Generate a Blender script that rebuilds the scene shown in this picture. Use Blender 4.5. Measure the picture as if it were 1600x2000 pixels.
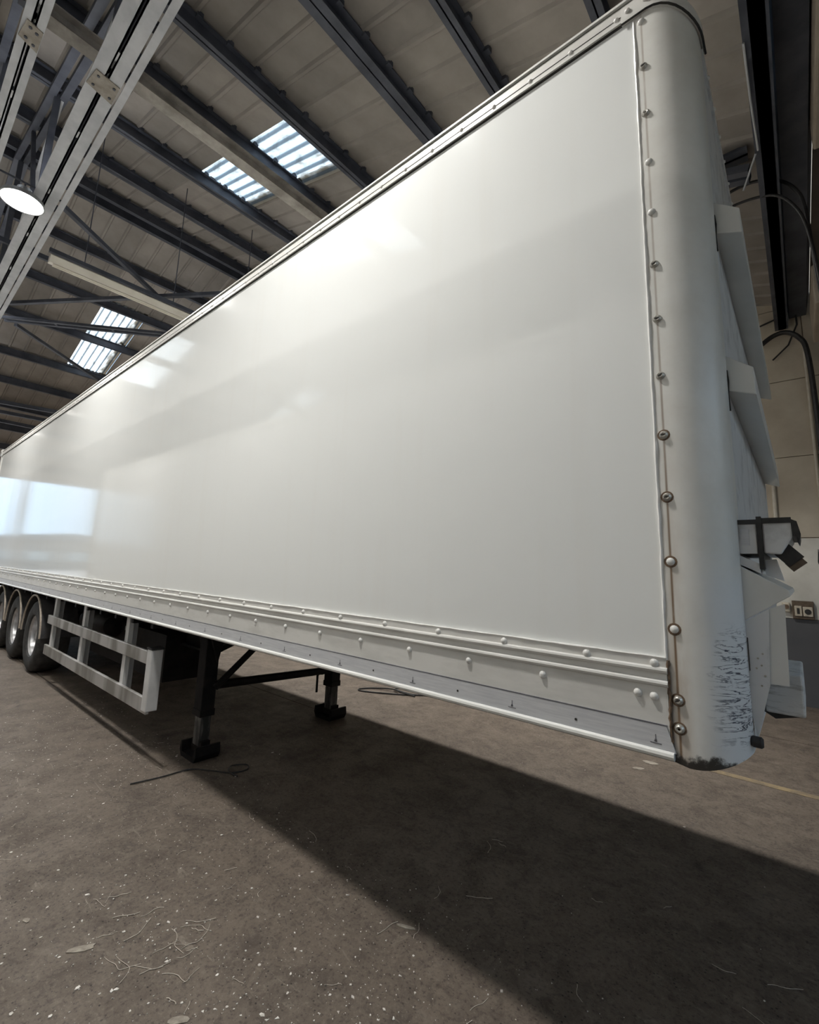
import bpy, math, random
from mathutils import Vector, Matrix, noise
random.seed(7)
for o in list(bpy.data.objects): bpy.data.objects.remove(o, do_unlink=True)
scene = bpy.context.scene
COL = scene.collection
PI = math.pi
# ------------------------------------------------------------------ camera
FPX, CXP, CYP = 892.42, 797.19, 966.21
cam = bpy.data.cameras.new('camera'); camo = bpy.data.objects.new('camera', cam); COL.objects.link(camo)
RT = Vector((0.7610471, 0.6477506, 0.0350196)); DN = Vector((-0.0759147, 0.1425465, -0.9868726)); FW = Vector((-0.6442393, 0.7483980, 0.1576584))
m = Matrix((RT, -DN, -FW)).transposed().to_4x4(); m.translation = Vector((0.201, -1.690, 1.70))
camo.matrix_world = m
cam.sensor_fit = 'HORIZONTAL'; cam.sensor_width = 36.0; cam.lens = 36.0 * FPX / 1600.0
cam.shift_x = (800 - CXP) / 1600.0; cam.shift_y = -(1000 - CYP) / 1600.0
cam.clip_start = 0.05; cam.clip_end = 500
scene.camera = camo
# ------------------------------------------------------------------ world sky
w = bpy.data.worlds.new('sky'); scene.world = w; w.use_nodes = True
nt = w.node_tree; nt.nodes.clear()
out = nt.nodes.new('ShaderNodeOutputWorld'); bg = nt.nodes.new('ShaderNodeBackground')
tc = nt.nodes.new('ShaderNodeTexCoord'); sp = nt.nodes.new('ShaderNodeSeparateXYZ'); cr = nt.nodes.new('ShaderNodeValToRGB')
nt.links.new(tc.outputs['Generated'], sp.inputs[0]); nt.links.new(sp.outputs['Z'], cr.inputs[0])
cr.color_ramp.elements[0].position = 0.0; cr.color_ramp.elements[0].color = (0.54, 0.75, 0.96, 1)
cr.color_ramp.elements[1].position = 0.35; cr.color_ramp.elements[1].color = (0.48, 0.70, 0.96, 1)
nt.links.new(cr.outputs[0], bg.inputs[0]); bg.inputs[1].default_value = 1.9
nt.links.new(bg.outputs[0], out.inputs[0])
sun = bpy.data.lights.new('sun', 'SUN'); sun.energy = 6.5; sun.angle = 0.01; sun.color = (1.0, 0.95, 0.88)
suno = bpy.data.objects.new('sun', sun); COL.objects.link(suno); suno.rotation_euler = (math.radians(48), 0, math.radians(-65))
# ------------------------------------------------------------------ exposure
LAMP_W = 80.0          # radiant power of each high bay lamp, used in the lamp builder
vs = scene.view_settings
scene.display_settings.display_device = 'sRGB'
vs.view_transform = 'Standard'; vs.look = 'None'; vs.exposure = 0.12; vs.gamma = 1.0; vs.use_curve_mapping = False

# ================================================================== helpers
class MB:
    def __init__(s): s.v = []; s.f = []
    def add(s, vs_, fs):
        n = len(s.v); s.v += [tuple(p) for p in vs_]; s.f += [tuple(i + n for i in f) for f in fs]; return s
    def box(s, x0, x1, y0, y1, z0, z1):
        x0, x1 = min(x0, x1), max(x0, x1); y0, y1 = min(y0, y1), max(y0, y1); z0, z1 = min(z0, z1), max(z0, z1)
        return s.add([(x0,y0,z0),(x1,y0,z0),(x1,y1,z0),(x0,y1,z0),(x0,y0,z1),(x1,y0,z1),(x1,y1,z1),(x0,y1,z1)],
                     [(0,3,2,1),(4,5,6,7),(0,1,5,4),(1,2,6,5),(2,3,7,6),(3,0,4,7)])
    def prism(s, poly, axis, a, b):
        """poly: list of 2D points; axis 'x' (y,z), 'y' (x,z), 'z' (x,y)"""
        def P(p, t):
            return (t, p[0], p[1]) if axis == 'x' else ((p[0], t, p[1]) if axis == 'y' else (p[0], p[1], t))
        n = len(poly); vv = [P(p, a) for p in poly] + [P(p, b) for p in poly]
        ff = [tuple(range(n))[::-1], tuple(range(n, 2*n))] + [(i, (i+1) % n, n+(i+1) % n, n+i) for i in range(n)]
        return s.add(vv, ff)
    def bar(s, p, q, wdt, hgt, up=(0,0,1)):
        p = Vector(p); q = Vector(q); d = (q - p).normalized(); u = Vector(up)
        sx = d.cross(u)
        if sx.length < 1e-4: sx = d.cross(Vector((1,0,0)))
        sx.normalize(); u = sx.cross(d)
        vv = []
        for c in (p, q):
            for a, b in ((-1,-1),(1,-1),(1,1),(-1,1)): vv.append(c + sx*(a*wdt/2) + u*(b*hgt/2))
        return s.add(vv, [(0,1,2,3),(7,6,5,4),(0,4,5,1),(1,5,6,2),(2,6,7,3),(3,7,4,0)])
    def tube(s, pts, r, seg=8, cap=True):
        pts = [Vector(p) for p in pts]; n = len(pts); rr = r if isinstance(r, (list, tuple)) else [r]*n
        base = len(s.v); prev = None
        for i, p in enumerate(pts):
            d = (pts[min(i+1, n-1)] - pts[max(i-1, 0)]).normalized()
            if prev is None:
                u = d.cross(Vector((0,0,1)));
                if u.length < 1e-3: u = d.cross(Vector((1,0,0)))
            else: u = prev - d*prev.dot(d)
            u.normalize(); prev = u; v2 = d.cross(u)
            for k in range(seg):
                a = 2*PI*k/seg; s.v.append(tuple(p + u*(rr[i]*math.cos(a)) + v2*(rr[i]*math.sin(a))))
        for i in range(n-1):
            for k in range(seg):
                a = base+i*seg+k; b = base+i*seg+(k+1) % seg
                s.f.append((a, b, b+seg, a+seg))
        if cap:
            s.f.append(tuple(base+k for k in range(seg))[::-1]); s.f.append(tuple(base+(n-1)*seg+k for k in range(seg)))
        return s
    def lathe(s, prof, c, axis='z', seg=24):
        """prof: (radius, height along axis)"""
        base = len(s.v); n = len(prof)
        for k in range(seg):
            a = 2*PI*k/seg; ca, sa = math.cos(a), math.sin(a)
            for r, h in prof:
                if axis == 'z': s.v.append((c[0]+r*ca, c[1]+r*sa, c[2]+h))
                elif axis == 'y': s.v.append((c[0]+r*ca, c[1]+h, c[2]+r*sa))
                else: s.v.append((c[0]+h, c[1]+r*ca, c[2]+r*sa))
        for k in range(seg):
            k2 = (k+1) % seg
            for i in range(n-1):
                s.f.append((base+k*n+i, base+k2*n+i, base+k2*n+i+1, base+k*n+i+1))
        return s
    def mesh(s, name, off=(0,0,0), smooth=False):
        me = bpy.data.meshes.new(name)
        me.from_pydata([(a-off[0], b-off[1], c-off[2]) for a, b, c in s.v], [], s.f)
        me.validate(); me.update()
        import bmesh
        bm = bmesh.new(); bm.from_mesh(me); bmesh.ops.recalc_face_normals(bm, faces=bm.faces); bm.to_mesh(me); bm.free()
        if smooth:
            me.polygons.foreach_set('use_smooth', [True]*len(me.polygons))
            try: me.set_sharp_from_angle(angle=math.radians(35))
            except Exception: pass
        return me
def wloc(o):
    v = Vector((0,0,0))
    while o: v += o.location; o = o.parent
    return v
def link(name, me, mat, parent=None, loc=(0,0,0)):
    o = bpy.data.objects.new(name, me); COL.objects.link(o); o.location = loc
    if parent: o.parent = parent
    if mat and not me.materials: me.materials.append(mat)
    return o
def part(name, mb, mat, parent=None, smooth=False, bevel=0.0):
    off = wloc(parent) if parent else Vector((0,0,0))
    o = link(name, mb.mesh(name, off, smooth), mat, parent)
    if bevel:
        b = o.modifiers.new('bevel', 'BEVEL'); b.width = bevel; b.segments = 2; b.limit_method = 'ANGLE'
    return o
def tag(o, label=None, cat=None, group=None, kind=None):
    if label: o['label'] = label
    if cat: o['category'] = cat
    if group: o['group'] = group
    if kind: o['kind'] = kind
    return o
def empty(name, loc):
    o = bpy.data.objects.new(name, None); COL.objects.link(o); o.location = loc; o.empty_display_size = 0.1
    return o
def single(name, mb, mat, label, cat, group=None, smooth=False, bevel=0.0, kind=None):
    n = len(mb.v); xs = [p[0] for p in mb.v]; ys = [p[1] for p in mb.v]; zs = [p[2] for p in mb.v]
    c = ((min(xs)+max(xs))/2, (min(ys)+max(ys))/2, min(zs))
    o = link(name, mb.mesh(name, c, smooth), mat, None, c)
    if bevel:
        b = o.modifiers.new('bevel', 'BEVEL'); b.width = bevel; b.segments = 2; b.limit_method = 'ANGLE'
    return tag(o, label, cat, group, kind)
def curve_pts(pts, nseg=8):
    P = [Vector(p) for p in pts]; outp = []
    for i in range(len(P)-1):
        p0 = P[max(i-1, 0)]; p1 = P[i]; p2 = P[i+1]; p3 = P[min(i+2, len(P)-1)]
        for k in range(nseg):
            t = k/nseg; outp.append(0.5*((2*p1)+(p2-p0)*t+(2*p0-5*p1+4*p2-p3)*t*t+(3*p1-p0-3*p2+p3)*t**3))
    return outp+[P[-1]]
# ------------------------------------------------------------------ materials
class NT:
    def __init__(s, name):
        s.m = bpy.data.materials.new(name); s.m.use_nodes = True; s.t = s.m.node_tree; s.t.nodes.clear()
        s.out = s.t.nodes.new('ShaderNodeOutputMaterial'); s.b = s.t.nodes.new('ShaderNodeBsdfPrincipled')
        s.t.links.new(s.b.outputs[0], s.out.inputs[0]); s._tc = s.t.nodes.new('ShaderNodeTexCoord')
    def L(s, a, b): s.t.links.new(a, b)
    def co(s, scale=(1,1,1), kind='Object'):
        mp = s.t.nodes.new('ShaderNodeMapping'); mp.inputs['Scale'].default_value = scale
        s.L(s._tc.outputs[kind], mp.inputs[0]); return mp.outputs[0]
    def noise(s, scale, detail=4, rough=0.55, co=None, dist=0.0):
        n = s.t.nodes.new('ShaderNodeTexNoise'); n.inputs['Scale'].default_value = scale; n.inputs['Detail'].default_value = detail
        n.inputs['Roughness'].default_value = rough; n.inputs['Distortion'].default_value = dist
        s.L(co if co is not None else s._tc.outputs['Object'], n.inputs['Vector']); return n.outputs['Fac']
    def voronoi(s, scale, co=None, feat='F1', rnd=1.0):
        n = s.t.nodes.new('ShaderNodeTexVoronoi'); n.feature = feat; n.inputs['Scale'].default_value = scale; n.inputs['Randomness'].default_value = rnd
        s.L(co if co is not None else s._tc.outputs['Object'], n.inputs['Vector']); return n.outputs['Distance']
    def ramp(s, fac, a, b, ca=(0,0,0), cb=(1,1,1)):
        r = s.t.nodes.new('ShaderNodeValToRGB'); r.color_ramp.elements[0].position = a; r.color_ramp.elements[1].position = b
        r.color_ramp.elements[0].color = (*ca, 1); r.color_ramp.elements[1].color = (*cb, 1)
        s.L(fac, r.inputs[0]); return r.outputs[0]
    def step(s, val, a, b):
        n = s.t.nodes.new('ShaderNodeMapRange'); n.interpolation_type = 'SMOOTHSTEP'; n.clamp = True
        n.inputs['From Min'].default_value = a; n.inputs['From Max'].default_value = b
        s.L(val, n.inputs['Value']); return n.outputs['Result']
    def math(s, op, a, b=None):
        n = s.t.nodes.new('ShaderNodeMath'); n.operation = op
        for i, x in enumerate((a, b)):
            if x is None: continue
            if isinstance(x, (int, float)): n.inputs[i].default_value = x
            else: s.L(x, n.inputs[i])
        return n.outputs[0]
    def mix(s, fac, a, b, mode='MIX'):
        n = s.t.nodes.new('ShaderNodeMix'); n.data_type = 'RGBA'; n.blend_type = mode
        if isinstance(fac, (int, float)): n.inputs[0].default_value = fac
        else: s.L(fac, n.inputs[0])
        for i, x in ((6, a), (7, b)):
            if isinstance(x, tuple): n.inputs[i].default_value = (*x, 1)
            else: s.L(x, n.inputs[i])
        return n.outputs[2]
    def xyz(s):
        n = s.t.nodes.new('ShaderNodeSeparateXYZ'); s.L(s._tc.outputs['Object'], n.inputs[0]); return n.outputs
    def base(s, c):
        if isinstance(c, tuple): s.b.inputs['Base Color'].default_value = (*c, 1)
        else: s.L(c, s.b.inputs['Base Color'])
    def set(s, **k):
        for a, v in k.items():
            i = s.b.inputs[a.replace('_', ' ')]
            if isinstance(v, (int, float)): i.default_value = v
            elif isinstance(v, tuple): i.default_value = v
            else: s.L(v, i)
    def bump(s, h, strength=0.3, dist=0.01):
        n = s.t.nodes.new('ShaderNodeBump'); n.inputs['Strength'].default_value = strength; n.inputs['Distance'].default_value = dist
        s.L(h, n.inputs['Height']); s.L(n.outputs[0], s.b.inputs['Normal'])
def simple(name, c1, c2, scale=6, rough=0.5, metal=0.0, bump=0.0, bscale=None, stretch=(1,1,1), lo=0.35, hi=0.65, objrand=0.0):
    n = NT(name); co = n.co(stretch); f = n.noise(scale, 5, 0.6, co)
    c = n.ramp(f, lo, hi, c1, c2)
    if objrand:
        oi = n.t.nodes.new('ShaderNodeObjectInfo')
        k = n.math('MULTIPLY_ADD', oi.outputs['Random'], objrand)
        n.t.nodes[-1].inputs[2].default_value = 1.0 - objrand/2
        h = n.t.nodes.new('ShaderNodeHueSaturation'); n.L(c, h.inputs['Color']); n.L(k, h.inputs['Value']); c = h.outputs[0]
    n.base(c); n.set(Roughness=rough, Metallic=metal)
    if bump: n.bump(n.noise(bscale or scale*6, 4, 0.6, co), bump, 0.005)
    return n.m
M = {}
# glossy white gel coat of the trailer side, faintly wavy
n = NT('white_gelcoat'); co = n.co((0.9, 1, 0.35)); f = n.noise(1.0, 3, 0.5, n.co((0.5, 1, 0.8)))
st = n.noise(3.0, 4, 0.6, n.co((2.2, 1, 0.12)))
c = n.mix(n.ramp(st, 0.55, 0.85), (0.855, 0.87, 0.86), (0.84, 0.845, 0.825))
n.base(c); n.set(Roughness=n.ramp(f, 0.3, 0.7, (0.055,)*3, (0.10,)*3), IOR=1.52)
h1 = n.noise(1.6, 2, 0.4, co); n.bump(h1, 0.9, 0.0022); M['gel'] = n.m
M['white_paint'] = simple('white_paint', (0.74, 0.74, 0.71), (0.80, 0.80, 0.77), 4, 0.32, bump=0.03, bscale=14)
M['white_dirty'] = simple('white_dirty_paint', (0.52, 0.53, 0.54), (0.76, 0.77, 0.78), 9, 0.4, bump=0.08, lo=0.3, hi=0.5)
M['rail_white'] = simple('painted_rail', (0.62, 0.61, 0.58), (0.74, 0.73, 0.70), 3, 0.38, bump=0.04, bscale=20, stretch=(1, 1, 4), lo=0.3, hi=0.55)
n = NT('grey_gelcoat'); n.base(n.ramp(n.noise(1.2, 3), 0.3, 0.7, (0.80, 0.80, 0.79), (0.84, 0.84, 0.83))); n.set(Roughness=0.12); n.bump(n.noise(1.4, 2, 0.4), 0.9, 0.002); M['nb_gel'] = n.m
# bare aluminium strip
n = NT('bare_aluminium'); f = n.noise(14, 5, 0.65, n.co((0.6, 1, 10))); c = n.ramp(f, 0.35, 0.7, (0.58, 0.59, 0.62), (0.72, 0.73, 0.75))
n.base(c); n.set(Roughness=0.42, Metallic=0.1); M['alu'] = n.m
# corner post paint : rust at the rivet line, scuffs low down on the front
n = NT('corner_post_paint'); X, Y, Z = n.xyz()
nb = n.noise(7, 5, 0.65); base = n.mix(n.ramp(nb, 0.4, 0.75), (0.83, 0.825, 0.79), (0.76, 0.745, 0.70))
dx = n.math('ABSOLUTE', n.math('ADD', X, 0.121)); low = n.math('SUBTRACT', 1.0, n.step(Z, 1.2, 2.9))
line = n.math('SUBTRACT', 1.0, n.step(dx, 0.0, 0.006)); broad = n.math('SUBTRACT', 1.0, n.step(dx, 0.005, 0.05))
vn = n.noise(5, 4, 0.6, n.co((3, 3, 0.7)))
fac1 = n.math('MULTIPLY', line, n.math('MULTIPLY', n.math('MULTIPLY_ADD', low, 0.7), n.step(vn, 0.25, 0.5)))
n.t.nodes[-1]
fac2 = n.math('MULTIPLY', n.math('MULTIPLY', broad, n.math('POWER', low, 2.2)), n.step(vn, 0.25, 0.7))
base = n.mix(n.math('MULTIPLY', fac2, 0.6), base, (0.40, 0.28, 0.17)); base = n.mix(fac1, base, (0.24, 0.16, 0.10))
seam = n.math('SUBTRACT', 1.0, n.step(n.math('ABSOLUTE', n.math('ADD', X, 0.146)), 0.002, 0.014))
drk = n.math('MULTIPLY', seam, n.math('SUBTRACT', 1.0, n.step(Z, 1.30, 1.52))); base = n.mix(drk, base, (0.09, 0.065, 0.045))
sc = n.noise(17, 5, 0.62, n.co((0.45, 0.45, 3.0)), 0.9); pt = n.noise(22, 3, 0.6)
scm = n.math('MULTIPLY', n.math('MULTIPLY', n.math('SUBTRACT', 1.0, n.step(n.math('ABSOLUTE', n.math('SUBTRACT', sc, 0.5)), 0.010, 0.040)), n.step(pt, 0.34, 0.48)),
             n.math('MULTIPLY', n.step(n.math('ADD', X, n.math('MULTIPLY', pt, 0.1)), 0.0, 0.075), n.math('MULTIPLY', n.step(Z, 1.19, 1.26), n.math('SUBTRACT', 1.0, n.step(Z, 1.48, 1.58)))))
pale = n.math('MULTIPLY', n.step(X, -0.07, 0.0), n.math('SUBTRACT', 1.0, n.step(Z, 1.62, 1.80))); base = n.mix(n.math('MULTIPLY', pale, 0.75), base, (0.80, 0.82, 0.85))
base = n.mix(scm, base, (0.05, 0.055, 0.085))
bn = n.math('ADD', Z, n.math('MULTIPLY', n.noise(16, 5, 0.7), 0.10)); bot = n.math('SUBTRACT', 1.0, n.step(bn, 1.205, 1.225)); base = n.mix(bot, base, (0.05, 0.045, 0.04))
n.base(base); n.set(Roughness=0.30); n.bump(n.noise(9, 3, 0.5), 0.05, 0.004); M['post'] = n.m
M['rivet_white'] = simple('painted_rivet', (0.74, 0.73, 0.70), (0.80, 0.79, 0.76), 30, 0.3)
M['rivet_steel'] = simple('steel_rivet', (0.40, 0.38, 0.34), (0.62, 0.60, 0.55), 60, 0.35, 0.6)
M['rust'] = simple('rust_ring', (0.10, 0.065, 0.045), (0.24, 0.16, 0.10), 60, 0.8)
M['sealant'] = simple('white_sealant', (0.84, 0.83, 0.80), (0.92, 0.91, 0.89), 30, 0.3, bump=0.2, bscale=60)
M['gap'] = simple('dark_gap', (0.02, 0.02, 0.02), (0.05, 0.045, 0.04), 20, 0.8)
M['mark'] = simple('printed_mark', (0.10, 0.10, 0.12), (0.16, 0.16, 0.18), 40, 0.6)
M['chassis'] = simple('chassis_black', (0.008, 0.008, 0.009), (0.022, 0.019, 0.018), 8, 0.55, bump=0.1)
M['chassis'].node_tree.nodes['Principled BSDF'].inputs['Specular IOR Level'].default_value = 0.15
M['leg_worn'] = simple('worn_leg', (0.03, 0.03, 0.03), (0.22, 0.21, 0.20), 14, 0.5, bump=0.1, stretch=(1, 1, 0.3), lo=0.45, hi=0.7)
M['rubber'] = simple('tyre_rubber', (0.018, 0.018, 0.019), (0.05, 0.048, 0.047), 12, 0.75, bump=0.1)
M['rim'] = simple('silver_rim', (0.45, 0.45, 0.46), (0.66, 0.66, 0.67), 10, 0.35, 0.7)
M['guard'] = simple('mudguard_black', (0.03, 0.03, 0.033), (0.055, 0.052, 0.05), 10, 0.55)
M['guard_edge'] = simple('mudguard_edge', (0.36, 0.30, 0.24), (0.52, 0.46, 0.39), 20, 0.6)
# galvanised side guard with dulled patches
n = NT('side_guard_metal'); f = n.noise(3.5, 2, 0.5, n.co((1.2, 0.3, 0.3))); c = n.ramp(f, 0.40, 0.58, (0.22, 0.21, 0.19), (0.44, 0.43, 0.42))
n.base(c); n.set(Roughness=0.45, Metallic=0.25); M['guard_rail'] = n.m
M['guard_post'] = simple('side_guard_post', (0.58, 0.58, 0.58), (0.68, 0.68, 0.68), 5, 0.42, 0.1)
M['black_plastic'] = simple('black_plastic', (0.012, 0.012, 0.013), (0.03, 0.03, 0.03), 30, 0.45)
M['timber'] = simple('painted_timber', (0.34, 0.33, 0.31), (0.72, 0.72, 0.71), 10, 0.6, bump=0.3, stretch=(1, 1, 6), lo=0.3, hi=0.5)
# concrete floor
n = NT('workshop_floor')
f1 = n.noise(0.55, 6, 0.62); f2 = n.noise(3.2, 6, 0.68, None, 0.4); f3 = n.noise(26, 4, 0.7)
c = n.ramp(f1, 0.3, 0.72, (0.116, 0.091, 0.070), (0.171, 0.136, 0.107))
c = n.mix(n.ramp(f2, 0.42, 0.68), c, (0.082, 0.062, 0.048)); c = n.mix(n.math('MULTIPLY', n.ramp(f3, 0.35, 0.75), 0.32), c, (0.223, 0.187, 0.152))
blk = n.noise(1.7, 5, 0.7, n.co((1, 1, 1)), 0.8); c = n.mix(n.ramp(blk, 0.64, 0.74), c, (0.035, 0.028, 0.025))
g2 = n.noise(48, 4, 0.75); c = n.mix(n.math('MULTIPLY', n.step(g2, 0.47, 0.36), 0.75), c, (0.050, 0.038, 0.030)); c = n.mix(n.math('MULTIPLY', n.step(g2, 0.56, 0.68), 0.45), c, (0.25, 0.212, 0.175))
g4 = n.noise(11, 5, 0.7, None, 0.6); c = n.mix(n.math('MULTIPLY', n.step(g4, 0.46, 0.36), 0.55), c, (0.060, 0.046, 0.037)); c = n.mix(n.math('MULTIPLY', n.step(g4, 0.55, 0.66), 0.35), c, (0.22, 0.185, 0.15))
pit = n.voronoi(34, n.co((1, 1.2, 1))); c = n.mix(n.math('MULTIPLY', n.math('SUBTRACT', 1.0, n.step(pit, 0.08, 0.22)), n.ramp(f2, 0.42, 0.55)), c, (0.022, 0.017, 0.014))
gr = n.noise(120, 3, 0.7); c = n.mix(n.math('MULTIPLY', n.step(gr, 0.62, 0.70), 0.5), c, (0.258, 0.224, 0.186))
sw = n.noise(7, 5, 0.7, n.co((0.5, 2.6, 1)), 1.0); c = n.mix(n.math('MULTIPLY', n.step(sw, 0.62, 0.70), 0.55), c, (0.258, 0.223, 0.181))
n.base(c); n.set(Roughness=n.ramp(f2, 0.3, 0.7, (0.50,)*3, (0.78,)*3)); n.bump(n.math('ADD', n.noise(38, 5, 0.7), n.math('MULTIPLY', f2, 1.5)), 0.35, 0.006); M['floor'] = n.m
M['joint'] = simple('floor_joint', (0.035, 0.028, 0.024), (0.07, 0.058, 0.05), 12, 0.9)
n = NT('worn_yellow_line'); f = n.noise(6, 6, 0.75); n.base(n.ramp(f, 0.35, 0.6, (0.13, 0.105, 0.085), (0.31, 0.235, 0.13))); n.set(Roughness=0.7); M['yellow'] = n.m
M['cream_wall'] = simple('cream_blockwork', (0.46, 0.40, 0.315), (0.58, 0.52, 0.42), 1.6, 0.7, bump=0.25, bscale=18)
M['pale_wall'] = simple('pale_plaster', (0.58, 0.56, 0.50), (0.70, 0.68, 0.62), 2.5, 0.7, bump=0.2, bscale=18)
M['pale_render'] = simple('pale_render', (0.80, 0.73, 0.61), (0.86, 0.80, 0.69), 1.5, 0.8)
M['dado'] = simple('grey_dado_paint', (0.075, 0.077, 0.083), (0.10, 0.10, 0.107), 2, 0.5, bump=0.05)
M['mortar'] = simple('mortar', (0.25, 0.20, 0.15), (0.33, 0.27, 0.20), 8, 0.9)
M['sheet'] = simple('asbestos_cement_sheet', (0.235, 0.212, 0.190), (0.32, 0.29, 0.262), 1.4, 0.85, bump=0.15, bscale=30, objrand=0.35)
M['sheet_rough'] = simple('roof_sheet_far', (0.14, 0.12, 0.10), (0.20, 0.17, 0.145), 1.4, 0.85)
M['steel_dark'] = simple('dark_painted_steel', (0.045, 0.050, 0.066), (0.085, 0.092, 0.115), 3, 0.55, bump=0.05)
M['steel_grey'] = simple('grey_painted_steel', (0.38, 0.39, 0.41), (0.52, 0.53, 0.55), 3, 0.55, bump=0.08)
M['plate_rust'] = simple('gusset_plate', (0.22, 0.195, 0.165), (0.33, 0.30, 0.26), 14, 0.7, bump=0.1)
M['tie'] = simple('dusty_tie_beam', (0.24, 0.22, 0.195), (0.46, 0.43, 0.39), 4, 0.8, bump=0.2)
M['trough'] = simple('cream_fitting', (0.74, 0.69, 0.60), (0.82, 0.78, 0.69), 4, 0.4)
M['duct'] = simple('beige_duct', (0.30, 0.255, 0.205), (0.38, 0.33, 0.27), 3, 0.6)
M['hose'] = simple('black_hose', (0.012, 0.012, 0.013), (0.028, 0.027, 0.027), 20, 0.5)
M['conduit'] = simple('pale_conduit', (0.50, 0.46, 0.38), (0.60, 0.56, 0.48), 9, 0.5)
M['socket_brown'] = simple('brown_back_box', (0.09, 0.065, 0.04), (0.14, 0.10, 0.07), 30, 0.5)
M['socket_pale'] = simple('pale_socket', (0.52, 0.46, 0.36), (0.62, 0.56, 0.46), 30, 0.4)
M['lamp_housing'] = simple('lamp_housing', (0.30, 0.31, 0.32), (0.42, 0.43, 0.44), 12, 0.35, 0.6)
M['fleck'] = simple('pale_fleck', (0.55, 0.51, 0.46), (0.85, 0.82, 0.77), 40, 0.8, lo=0.4, hi=0.6)
M['thread'] = simple('pale_thread', (0.44, 0.39, 0.33), (0.62, 0.56, 0.48), 40, 0.8)
M['scrap'] = simple('pale_scrap', (0.20, 0.175, 0.145), (0.42, 0.38, 0.32), 30, 0.9, lo=0.3, hi=0.7)
M['tarmac'] = simple('yard_tarmac', (0.20, 0.19, 0.18), (0.30, 0.285, 0.27), 1.5, 0.85)
M['brick'] = simple('yard_building', (0.30, 0.25, 0.21), (0.40, 0.34, 0.29), 0.8, 0.8)
# rooflight: corrugated translucent sheet, grime at its edges
n = NT('translucent_sheet'); n.t.nodes.remove(n.b)
tr = n.t.nodes.new('ShaderNodeBsdfTranslucent'); tp = n.t.nodes.new('ShaderNodeBsdfTransparent'); df = n.t.nodes.new('ShaderNodeBsdfDiffuse')
f = n.noise(5, 5, 0.65, n.co((0.6, 1.4, 1))); c = n.ramp(f, 0.28, 0.50, (0.46, 0.44, 0.40), (0.80, 0.82, 0.82))
X, Y, Z = n.xyz(); yd = n.math('ADD', Y, n.math('MULTIPLY', n.noise(6, 4, 0.6, n.co((0.5, 1, 1))), 0.35)); c = n.mix(n.step(yd, 0.92, 1.10), c, (0.24, 0.21, 0.17))
rb = n.t.nodes.new('ShaderNodeMath'); rb.operation = 'FRACT'; n.L(n.math('MULTIPLY', Y, 6.0), rb.inputs[0]); rib = n.math('SUBTRACT', 1.0, n.step(n.math('ABSOLUTE', n.math('SUBTRACT', rb.outputs[0], 0.46)), 0.03, 0.10)); c = n.mix(n.math('MULTIPLY', rib, 0.42), c, (0.26, 0.265, 0.27)); n.L(c, tr.inputs[0])
sp2 = n.noise(16, 5, 0.75, n.co((0.7, 1.6, 1))); dm = n.step(sp2, 0.66, 0.72)
df.inputs[0].default_value = (0.18, 0.15, 0.12, 1)
mx1 = n.t.nodes.new('ShaderNodeMixShader'); mx1.inputs[0].default_value = 0.04; n.L(tr.outputs[0], mx1.inputs[1]); n.L(tp.outputs[0], mx1.inputs[2])
mx2 = n.t.nodes.new('ShaderNodeMixShader'); n.L(dm, mx2.inputs[0]); n.L(mx1.outputs[0], mx2.inputs[1]); n.L(df.outputs[0], mx2.inputs[2])
n.L(mx2.outputs[0], n.out.inputs[0]); M['rooflight'] = n.m
# lamp lens
n = NT('lit_lens'); n.t.nodes.remove(n.b); em = n.t.nodes.new('ShaderNodeEmission'); em.inputs[0].default_value = (1.0, 0.96, 0.89, 1); em.inputs[1].default_value = 60.0
n.L(em.outputs[0], n.out.inputs[0]); M['lens'] = n.m

# ================================================================== setting
# ---- floor: slabs along the bay with recessed joints
floor = part('floor', MB().box(-24.2, 5.2, -14, 7.05, -0.30, -0.012), M['joint']); tag(floor, 'brown grey workshop floor of long cast slabs', 'floor', kind='structure')
edges = [-14.0, -9.25, -3.61, 0.150, 2.030, 5.05, 7.05]
for a, b in zip(edges[:-1], edges[1:]):
    part('floor_slab', MB().box(-24.2, -3.95, a + 0.006, b - 0.006, -0.2, 0.0), M['floor'], floor)
edges = [-14.0, -3.61, 5.05, 7.05]
for a, b in zip(edges[:-1], edges[1:]):
    part('floor_slab', MB().box(-3.95, 5.2, a + 0.008, b - 0.008, -0.2, 0.0), M['floor'], floor)
part('joint_lip', MB().box(-12, -3.95, 0.157, 0.182, -0.05, 0.004), M['floor'], floor)
part('painted_line', MB().box(-14, 5.1, 3.46, 3.54, 0.0, 0.0025), M['yellow'], floor)
yard = part('yard_ground', MB().box(-120, -24.2, -60, 60, -0.4, -0.03).box(5.2, 60, -60, 60, -0.4, -0.03), M['tarmac']); tag(yard, 'grey tarmac yard outside the open doors', 'ground', kind='structure')
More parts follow.
